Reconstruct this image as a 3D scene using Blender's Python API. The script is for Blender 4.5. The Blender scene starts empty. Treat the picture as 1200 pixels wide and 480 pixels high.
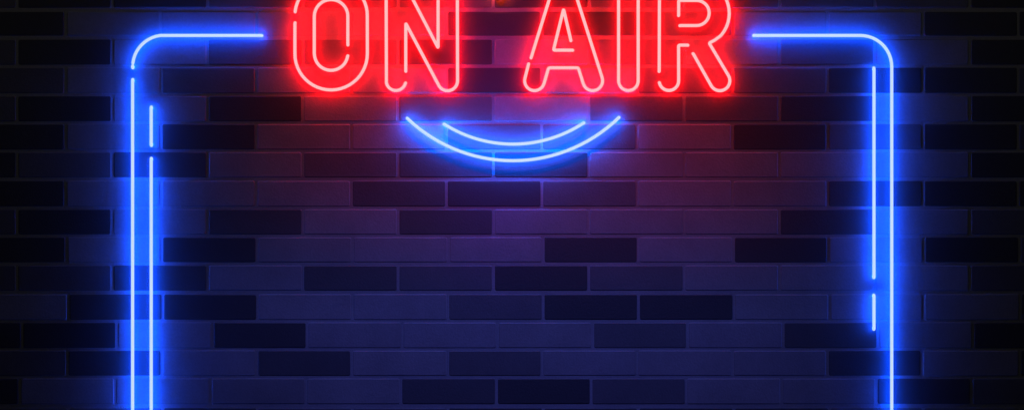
import bpy, bmesh, math, random
from mathutils import Vector

# ------------------------------------------------------------------ scale
# 1 unit of the measured drawing = 2 mm on the wall; origin of the drawing is its top left corner
S = 0.002
CAM_D = 8.0            # camera to wall, metres
CZ = 2.2               # height of the middle of the view above the pavement
STAND = 0.019
TUBE_R = 0.0037
random.seed(7)
C = bpy.context.scene.collection
sc = bpy.context.scene


def wall_pt(px, py, off=0.0):
    """point on the wall (or off it by off metres) for a measured drawing position"""
    k = (CAM_D - off) / CAM_D
    return Vector(((px - 600) * S * k, -off, CZ + (240 - py) * S * k))


def tag(o, label=None, cat=None, group=None, kind=None):
    if label: o['label'] = label
    if cat: o['category'] = cat
    if group: o['group'] = group
    if kind: o['kind'] = kind
    return o


def mat(name):
    m = bpy.data.materials.new(name)
    m.use_nodes = True
    nt = m.node_tree
    b = nt.nodes['Principled BSDF']
    return m, nt, b

# ------------------------------------------------------------------ materials
WALL_IOR = 2.7
WALL_ROUGH = 0.64


def wall_material(name, base, attr=False):
    m, nt, b = mat(name)
    N, L = nt.nodes, nt.links
    tc = N.new('ShaderNodeTexCoord')
    n1 = N.new('ShaderNodeTexNoise'); n1.inputs['Scale'].default_value = 9.0; n1.inputs['Detail'].default_value = 6
    n1.inputs['Roughness'].default_value = 0.62
    n2 = N.new('ShaderNodeTexNoise'); n2.inputs['Scale'].default_value = 240.0; n2.inputs['Detail'].default_value = 4
    L.new(tc.outputs['Object'], n1.inputs['Vector']); L.new(tc.outputs['Object'], n2.inputs['Vector'])
    r1 = N.new('ShaderNodeMapRange'); r1.inputs['From Min'].default_value = .3; r1.inputs['From Max'].default_value = .7
    r1.inputs['To Min'].default_value = .84; r1.inputs['To Max'].default_value = 1.16
    L.new(n1.outputs['Fac'], r1.inputs['Value'])
    r2 = N.new('ShaderNodeMapRange'); r2.inputs['From Min'].default_value = .25; r2.inputs['From Max'].default_value = .75
    r2.inputs['To Min'].default_value = .88; r2.inputs['To Max'].default_value = 1.12
    L.new(n2.outputs['Fac'], r2.inputs['Value'])
    mu = N.new('ShaderNodeMath'); mu.operation = 'MULTIPLY'
    L.new(r1.outputs[0], mu.inputs[0]); L.new(r2.outputs[0], mu.inputs[1])
    vm = N.new('ShaderNodeVectorMath'); vm.operation = 'SCALE'
    if attr:
        a = N.new('ShaderNodeAttribute'); a.attribute_name = 'brick_tone'
        L.new(a.outputs['Color'], vm.inputs[0])
    else:
        vm.inputs[0].default_value = base
    L.new(mu.outputs[0], vm.inputs['Scale'])
    L.new(vm.outputs[0], b.inputs['Base Color'])
    bp = N.new('ShaderNodeBump'); bp.inputs['Strength'].default_value = .4; bp.inputs['Distance'].default_value = .0012
    L.new(n2.outputs['Fac'], bp.inputs['Height']); L.new(bp.outputs[0], b.inputs['Normal'])
    b.inputs['Roughness'].default_value = WALL_ROUGH
    b.inputs['IOR'].default_value = WALL_IOR
    b.inputs['Specular IOR Level'].default_value = 0.5
    return m

M_BRICK = wall_material('painted_brick', None, True)
M_MORTAR = wall_material('mortar', (.52, .50, .52))


def neon(name, col):
    m, nt, b = mat(name)
    b.inputs['Roughness'].default_value = .25
    b.inputs['Base Color'].default_value = (0.02, 0.02, 0.02, 1)
    b.inputs['Emission Color'].default_value = (*[c / max(col) for c in col], 1)
    b.inputs['Emission Strength'].default_value = max(col)
    return m

# each tube: a pale diffusing face towards the street, strong coloured rear emission added to throw the wall halo
BLUE = (neon('pale_blue_diffuser', (.56, .73, 1.0)), neon('blue_halo_emitter', (.03, 1.6, 26.0)))
BLUE2 = (BLUE[0], neon('bright_blue_halo_emitter', (.0, 3.3, 36.0)))
RED = (neon('pale_red_diffuser', (1.0, .53, .53)), neon('red_halo_emitter', (23.0, .03, .1)))
ORANGE = (neon('pale_orange_diffuser', (1.0, .6, .3)), neon('orange_halo_emitter', (24.0, 1.1, .15)))
# ------------------------------------------------------------------ brick wall
ROWS = [(-19.2, 9.2), (14, 42), (46.5, 75.8), (79.5, 109), (112.6, 142), (145.5, 175), (178.4, 207.6), (211.9, 241.5),
        (245.1, 274.2), (277.7, 306.8), (310.7, 340), (344.4, 374), (377.4, 407), (410.2, 439.5), (443, 472.6), (477.4, 506)]
A = [20 + 111.65 * k for k in range(11)]
B = [77 + 111.6 * k for k in range(11)]
R12 = [26, 137, 249, 360, 471.5, 583, 694.5, 805.5, 918, 1029, 1140]
R14 = [23, 135, 246.7, 358.5, 470, 581.8, 692.8, 804, 915.8, 1027, 1138.3]
B11 = [80, 190.6, 301.7, 412.8, 525, 636.7, 748, 860, 972, 1082, 1195.5]
B13 = [78.8, 189.6, 301, 412, 524.7, 635.2, 746.7, 858.5, 969.6, 1080, 1195]
B9 = [78, 189.4, 301.2, 413, 525.6, 636.6, 747.8, 859.5, 970.5, 1082.5, 1194.5]
JO = [A, B, A, B, A, B, A, B, A, B9, A, B11, R12, B13, R14, B11]
# tone of each brick, from the one left of the first joint to the one right of the last
TONES = ['mddmmmdmmmmd',
         'dllllddmllddm'[:12],
         'mdlmmdlmlmld',
         'mlmlldlmmddm',
         'mdmdlmlllmdld'[:2] + 'ldlmlmmdld',
         'dldllmmldmdm',
         'dmelmnelllld',
         'dlllndmlledd',
         'mdlnlnlllelm',
         'dldllldldldm',
         'mmelnmdmlllm',
         'led' + 'llmddlll' + 'd',
         'ddldlllmlnld',
         'melnlmllleld',
         'dllklndmllem',
         'mmdmmddddmmd']
TONE = {'d': .03, 'e': .065, 'n': .10, 'm': .18, 'k': .33, 'l': .44}  # e: dark bricks under the tubes, colour lightened to carry the neon glow


def build_wall():
    bm = bmesh.new()
    lay = bm.loops.layers.float_color.new('brick_tone')
    fy = 0.0; depth = 0.0015

    def quad(vs, tone, mi):
        f = bm.faces.new(vs); f.material_index = mi
        for l in f.loops: l[lay] = tone
        return f

    def brick(x0, y0, x1, y1, t):
        # jittered, slightly rounded rectangle, chamfered towards the mortar
        j = lambda: random.uniform(-.18, .18)
        x0 += j(); x1 += j(); y0 += j(); y1 += j()
        tint = random.uniform(.93, 1.07)
        tone = (t * tint * random.uniform(.985, 1.02), t * tint * .97, t * tint * random.uniform(.98, 1.03), 1)

        def ring(inset, off, r):
            pts = []
            for cx, cy, a0 in ((x1 - r, y1 - r, 0), (x0 + r, y1 - r, 90), (x0 + r, y0 + r, 180), (x1 - r, y0 + r, 270)):
                for k in range(4):
                    a = math.radians(a0 + 30 * k)
                    rr = max(r - inset, .1)
                    pts.append(bm.verts.new((((cx + rr * math.cos(a)) - 600) * S, -off, CZ + (240 - (cy + rr * math.sin(a))) * S)))
            return pts
        r = 2.0
        a_ = ring(0, -.0005, r); b_ = ring(.15, depth - .0007, r); c_ = ring(.75, depth, r)
        n = len(a_)
        for p, q in ((a_, b_), (b_, c_)):
            for i in range(n):
                quad((p[i], q[i], q[(i + 1) % n], p[(i + 1) % n]), tone, 0)
        quad(c_[::-1], tone, 0)

    ext_rows = []
    y = ROWS[0][0]
    for k in range(1, 13): ext_rows.append((ROWS[0][0] - 33.1 * k, ROWS[0][0] - 33.1 * k + 29, None, k))
    for i, (a, b) in enumerate(ROWS): ext_rows.append((a, b, i, i))
    for k in range(1, 13): ext_rows.append((477.4 + 33.1 * k, 477.4 + 33.1 * k + 29, None, k + 1))
    for y0, y1, i, par in ext_rows:
        if i is None:
            js = [x for x in (A if par % 2 == 0 else B)]
            tn = [random.choice('dnmmlll') for _ in range(12)]
        else:
            js, tn = JO[i], TONES[i]
        js = list(js); tn = list(tn)
        assert len(tn) == len(js) + 1, (i, len(tn), len(js))
        for _ in range(6):
            js.insert(0, js[0] - 111.6); tn.insert(0, random.choice('dnmmlll'))
            js.append(js[-1] + 111.6); tn.append(random.choice('dnmmlll'))
        for k in range(len(js) - 1):
            brick(js[k] + 1.6, y0, js[k + 1] - 1.6, y1, TONE[tn[k + 1]])
    # mortar bed, a slab behind the brick faces
    X0, X1, Y0, Y1 = -560, 1790, -420, 900
    vs = []
    for yy in (0.0, 0.10):
        for (px, py) in ((X0, Y0), (X1, Y0), (X1, Y1), (X0, Y1)):
            vs.append(bm.verts.new(((px - 600) * S, yy, CZ + (240 - py) * S)))
    mt = (.5, .5, .5, 1)
    quad((vs[0], vs[3], vs[2], vs[1]), mt, 1); quad((vs[4], vs[5], vs[6], vs[7]), mt, 1)
    for i in range(4):
        j = (i + 1) % 4
        quad((vs[i], vs[j], vs[4 + j], vs[4 + i]), mt, 1)
    bmesh.ops.recalc_face_normals(bm, faces=bm.faces[:])
    me = bpy.data.meshes.new('brick_wall'); bm.to_mesh(me); bm.free()
    me.materials.append(M_BRICK); me.materials.append(M_MORTAR)
    o = bpy.data.objects.new('brick_wall', me); C.objects.link(o)
    tag(o, 'dark painted brick wall in running bond with pale mortar joints, behind the neon sign', 'wall')
    return o

build_wall()

# ------------------------------------------------------------------ neon tubes
def arc(cx, cy, r, a0, a1, n=None, ry=None):
    """drawing-space arc, angles in degrees, 0 = right, 90 = down"""
    ry = ry or r
    n = n or max(4, int(abs(a1 - a0) / 9))
    return [(cx + r * math.cos(math.radians(a0 + (a1 - a0) * i / n)), cy + ry * math.sin(math.radians(a0 + (a1 - a0) * i / n))) for i in range(n + 1)]


def soften(pts, r=1.6):
    """replace hard corners by small bends, as bent glass has"""
    out = [pts[0]]
    for i in range(1, len(pts) - 1):
        p, c, n = Vector(pts[i - 1]), Vector(pts[i]), Vector(pts[i + 1])
        a, b = (p - c), (n - c)
        if a.length < 1e-6 or b.length < 1e-6: continue
        ang = a.angle(b)
        if ang < math.radians(150):
            d = min(r, a.length * .45, b.length * .45)
            s, e = c + a.normalized() * d, c + b.normalized() * d
            for t in (0, .2, .4, .6, .8, 1):
                q = s * (1 - t) ** 2 + c * 2 * t * (1 - t) + e * t * t
                out.append((q.x, q.y))
        else:
            out.append(pts[i])
    out.append(pts[-1])
    return out


def tube_mesh(name, pts, m, closed=False, stand=STAND, R=TUBE_R, sides=16):
    pts = soften(pts) if not closed else pts
    P = [wall_pt(x, y, stand) for x, y in pts]
    # drop repeated points
    Q = [P[0]]
    for p in P[1:]:
        if (p - Q[-1]).length > 1e-5: Q.append(p)
    P = Q
    black_from = None
    if closed:
        if (P[0] - P[-1]).length < 1e-4: P.pop()
        path = P; mats = [0] * len(P); shrink = {}
    else:
        rb = R * 1.15
        def tail(end, prev):
            d = (end - prev).normalized()
            c = end - d * rb * .9
            out = []
            for k in range(1, 6):
                a = math.radians(18 * k)
                out.append(c + d * (rb * math.sin(a)) + Vector((0, rb * (1 - math.cos(a)), 0)))
            last = out[-1]
            out.append(last + Vector((0, .003, 0)) - d * .0016)
            e_ = last - d * .0032
            out.append(Vector((e_.x, 0.004, e_.z)))
            return c, out
        c0, t0 = tail(P[0], P[1]); c1, t1 = tail(P[-1], P[-2])
        P[0] = c0; P[-1] = c1
        path = t0[::-1] + P + t1
        n = len(path)
        mats = [1, 1] + [2] * 5 + [0] * (n - 15) + [2] * 5 + [1, 1]
        shrink = {0: .6, 1: .6, n - 1: .6, n - 2: .6}
    bm = bmesh.new()
    n = len(path)
    rings = []
    up = None
    for i in range(n):
        if closed:
            t = (path[(i + 1) % n] - path[i - 1]).normalized()
        elif i == 0: t = (path[1] - path[0]).normalized()
        elif i == n - 1: t = (path[-1] - path[-2]).normalized()
        else: t = ((path[i + 1] - path[i]).normalized() + (path[i] - path[i - 1]).normalized()).normalized()
        if up is None:
            up = t.orthogonal().normalized()
        up = (up - t * up.dot(t)).normalized()
        sd = t.cross(up)
        rings.append([bm.verts.new(path[i] + (up * math.cos(2 * math.pi * k / sides) + sd * math.sin(2 * math.pi * k / sides)) * R * shrink.get(i, 1)) for k in range(sides)])
    segs = range(n) if closed else range(n - 1)
    for i in segs:
        a, b = rings[i], rings[(i + 1) % n]
        # match ring phase when a closed loop comes round
        sh = 0
        if closed and i == n - 1:
            sh = min(range(sides), key=lambda s: (a[0].co - b[s].co).length)
        for k in range(sides):
            f = bm.faces.new((a[k], a[(k + 1) % sides], b[(k + 1 + sh) % sides], b[(k + sh) % sides]))
            f.smooth = True; f.material_index = mats[i]
    if not closed:
        for r_, mi in ((rings[0][::-1], mats[0]), (rings[-1], mats[-1])):
            f = bm.faces.new(r_); f.material_index = mi
    bmesh.ops.recalc_face_normals(bm, faces=bm.faces[:]); bm.normal_update()
    for f in bm.faces:
        if f.material_index == 0 and f.normal.y > .13: f.material_index = 1
        elif f.material_index == 2: f.material_index = 0
    me = bpy.data.meshes.new(name); bm.to_mesh(me); bm.free()
    me.materials.append(m[0]); me.materials.append(m[1])
    o = bpy.data.objects.new(name, me); C.objects.link(o)
    return o


def letter(base, label, tubes):
    e = bpy.data.objects.new('neon_letter', None); C.objects.link(e)
    e.empty_display_size = .03
    e.location = wall_pt(*base, STAND)
    tag(e, label, 'neon letter', 'red neon letters spelling ON AIR')
    bpy.context.view_layer.update()
    for nm, pts, closed in tubes:
        t = tube_mesh(nm, pts, RED, closed)
        for v in t.data.vertices: v.co -= e.location
        t.parent = e
    return e

TOP, BOT, RR = -12.8, 94.7, 11.5
# --- O
O_out = arc(388, 19, 42.4, 180, 180, 1)[:1]
O_out = [(345.6, 27), (345.6, 62)] + arc(388, 63, 42.5, 180, 0, 24)[1:] + [(430.4, 19)] + arc(388, 19, 42.5, 0, -173, 24)[1:]
O_in = [(407.6, 52.6), (407.6, 19.5)] + arc(388, 19.5, 19.7, 0, -180, 16)[1:] + [(368.3, 63)] + arc(388, 63, 19.6, 180, 8, 16)[1:]
letter((388, 106), 'red neon letter O, leftmost of the sign, a rounded double outline', [('outline_tube', O_out, False), ('inner_tube', O_in, False)])
# --- N : one long bent tube round the letter, opened at the foot of the left stem
sl = math.degrees(math.atan2(29.7, 56.6))      # lean of the diagonal
dn = math.radians(90 - sl)
cN1 = (524.5, BOT); cN2 = (464.2, TOP)
N_pts = [(475.5, 83.4), (475.5, 27.5)]
# lower diagonal down to the right foot
N_pts += arc(cN1[0], cN1[1], 11.7, 180 - (28), 0, 14) + []
N_pts += [(536.2, TOP)] + arc(524.8, TOP, 11.4, 0, -180, 14) + [(513.4, 56.3)]
N_pts += arc(cN2[0], cN2[1], 11.7, -28, -180, 14)
N_pts += [(452.5, BOT)] + arc(464, BOT, 11.5, 180, 14, 12)
letter((494, 106), 'red neon letter N, right of the letter O, one tube bent round both stems', [('outline_tube', N_pts, False)])
# --- A
nrm = math.degrees(math.atan(.31))
A_pts = [(622.4, 67.8)] + arc(660, -12.4, 12.0, 180 + nrm, 360 - nrm, 12) + arc(694.6, BOT, 11.6, -nrm, 180 - nrm, 14) \
    + [(677.6, 79.6), (642.9, 79.6)] + arc(626.4, BOT, 11.6, nrm, 180 + nrm, 14) + [(619.4, 75.2)]
A_in = [(669.0, 47.6), (660.4, 11), (648.6, 59), (671, 59)]
letter((660, 106), 'red neon letter A holding a small open triangle, first letter of the second word', [('outline_tube', A_pts, False), ('inner_tube', A_in, False)])
# --- I
I_pts = arc(736.4, BOT, RR, 0, 180, 14) + arc(736.4, TOP, RR, 180, 360, 14)
letter((736.4, 106), 'narrow red neon letter I, a long closed loop between A and R', [('outline_tube', I_pts, True)])
# --- R
R_pts = [(772.5, 83.6), (772.5, TOP)] + arc(783.9, TOP, 11.4, 180, 270, 7) + arc(814.6, 16, 40, -90, 0, 12) \
    + arc(814.6, 16, 40, 0, 40, 5, 39.5)[1:] + [(842.0, 44.0), (837.0, 47.6), (831, 50.6)] + arc(843.6, BOT, 11.7, -31, 149, 14) + [(812.4, 63.2)]
R_stem = [(806, 53.1), (795.2, 53.1)] + arc(783.9, BOT, 11.4, 0, 168, 14)
R_in = [(795.3, 18.2), (795.3, .8)] + arc(816.4, 15.5, 14.7, -90, 90, 14) + [(797, 30.2)]
letter((814, 106), 'red neon letter R, rightmost of the sign, with a slanted leg', [('outline_tube', R_pts, False), ('stem_tube', R_stem, False), ('inner_tube', R_in, False)])

# --- blue frame
G1 = 'blue neon tubes of the rectangular frame'
DOWN = 640


def blue(pts, label, group, m=BLUE, stand=.022):
    o = tube_mesh('neon_tube', pts, m, stand=stand)
    # origin at the lowest point of the tube
    zs = min(v.co.z for v in o.data.vertices); xs = sum(v.co.x for v in o.data.vertices) / len(o.data.vertices)
    org = Vector((xs, -stand, zs))
    for v in o.data.vertices: v.co -= org
    o.location = org
    return tag(o, label, 'neon tube', group)

blue([(306.6, 41.8), (192.5, 41.8)] + arc(192.5, 78.6, 37.1, 270, 180, 12)[1:] + [(155.4, 79.4)],
     'hook shaped blue neon tube with a rounded corner, top left, ending beside the letter O', G1)
blue([(155.4, 93.4), (155.4, 300), (155.4, DOWN)], 'leftmost long vertical blue neon tube, running down below the rounded corner', G1)
blue([(177.2, 125.5), (177.2, 170.2)], 'short blue neon dash at the top of the left pair, above a longer tube', G1)
blue([(177.2, 185.6), (177.2, 300), (177.2, DOWN)], 'long vertical blue neon tube below the short dash, inner one of the left pair', G1)
blue([(883.6, 41.8), (1008.4, 41.8)] + arc(1008.4, 78.4, 36.6, 270, 360, 12)[1:] + [(1045, 300), (1045, DOWN)],
     'blue neon tube bent at the top right corner, down the far right side', G1)
blue([(1024.2, 79.8), (1024.2, 324.8)], 'long vertical blue neon tube, inner one of the right pair, above a short dash', G1)
blue([(1024.2, 345.6), (1024.2, 385.2)], 'short blue neon dash low on the right, below the inner vertical tube', G1)
# --- blue smile
G2 = 'curved blue neon tubes under the letters'
def sag(cx, by, r, x0, x1, n=30):
    a0 = math.degrees(math.asin((cx - x0) / r)); a1 = math.degrees(math.asin((x1 - cx) / r))
    return arc(cx, by - r, r, 90 + a0, 90 - a1, n)
blue(sag(600.8, 188.3, 178.5, 477.2, 725.4), 'longer, lower of two curved blue neon tubes, a wide smile under the red letters', G2, BLUE2, .026)
blue(sag(601.2, 168.9, 150.5, 520.4, 684.2), 'shorter, upper of two curved blue neon tubes, nested in the wider smile', G2, BLUE2, .026)

# --- tip of an orange tube at the top edge between N and A
o = tube_mesh('neon_tube', [(580, -14), (587, -3.6), (594, -14)], ORANGE)
tag(o, 'orange neon tube tip above the gap between the letters N and A', 'neon tube')

# ------------------------------------------------------------------ added fill lights, all out of view
def spot(name, loc, target, energy, col, deg, blend, size=.25, wide=1.0):
    d = bpy.data.lights.new(name, 'SPOT'); d.energy = energy; d.color = col
    d.spot_size = math.radians(deg); d.spot_blend = blend; d.shadow_soft_size = size
    o = bpy.data.objects.new(name, d); C.objects.link(o); o.location = loc
    o.rotation_euler = (Vector(target) - Vector(loc)).to_track_quat('-Z', 'Y').to_euler()
    o.scale = (wide, 1, 1)          # an oval beam
    return o

tgt = wall_pt(600, 400)
spot('blue_fill_spot', (0, -2.2, tgt.z + 2.6), tgt, 112, (.09, .12, 1.0), 11.0, 1.0, .15, 3.2)  # unseen spot, added for the blue pool low on the wall
spot('violet_fill_spot', (0, -2.2, CZ + 2.8), wall_pt(582, 105), 125, (.05, .0, 1.0), 10, 1.0, .12, .38)  # added spot, stands in for blue tube light from above the view
spot('red_fill_spot', (0, -2.2, CZ + 2.8), wall_pt(630, 145), 125, (1.0, .0, .11), 4.7, 1.0, .17, 5.8)  # made-up spot that widens the crimson wash round the letters

ad = bpy.data.lights.new('white_fill_area', 'AREA'); ad.shape = 'RECTANGLE'; ad.size = 1.6; ad.size_y = .8; ad.energy = 1.25; ad.color = (1, .98, .94)  # unseen area light, added as faint neutral ambient on the bricks
al = bpy.data.objects.new('white_fill_area', ad); C.objects.link(al); al.location = (0, -1.6, CZ + 2.1)
al.rotation_euler = (wall_pt(600, 240) - al.location).to_track_quat('-Z', 'Y').to_euler()

# ------------------------------------------------------------------ world, camera, colour
w = bpy.data.worlds.new('World'); sc.world = w; w.use_nodes = True
w.node_tree.nodes['Background'].inputs[0].default_value = (0, 0, 0, 1)
w.node_tree.nodes['Background'].inputs[1].default_value = 0.0
cd = bpy.data.cameras.new('camera'); cam = bpy.data.objects.new('camera', cd); C.objects.link(cam)
cam.location = (0, -CAM_D, CZ); cam.rotation_euler = (math.radians(90), 0, 0)
cd.sensor_width = 36; cd.lens = 36 * CAM_D / (1200 * S); cd.clip_end = 100
sc.camera = cam
sc.view_settings.view_transform = 'Standard'; sc.view_settings.look = 'None'
sc.view_settings.exposure = 0; sc.view_settings.gamma = 1
sc.cycles.use_denoising = True
sc.cycles.sample_clamp_indirect = 4
sc.cycles.max_bounces = 6
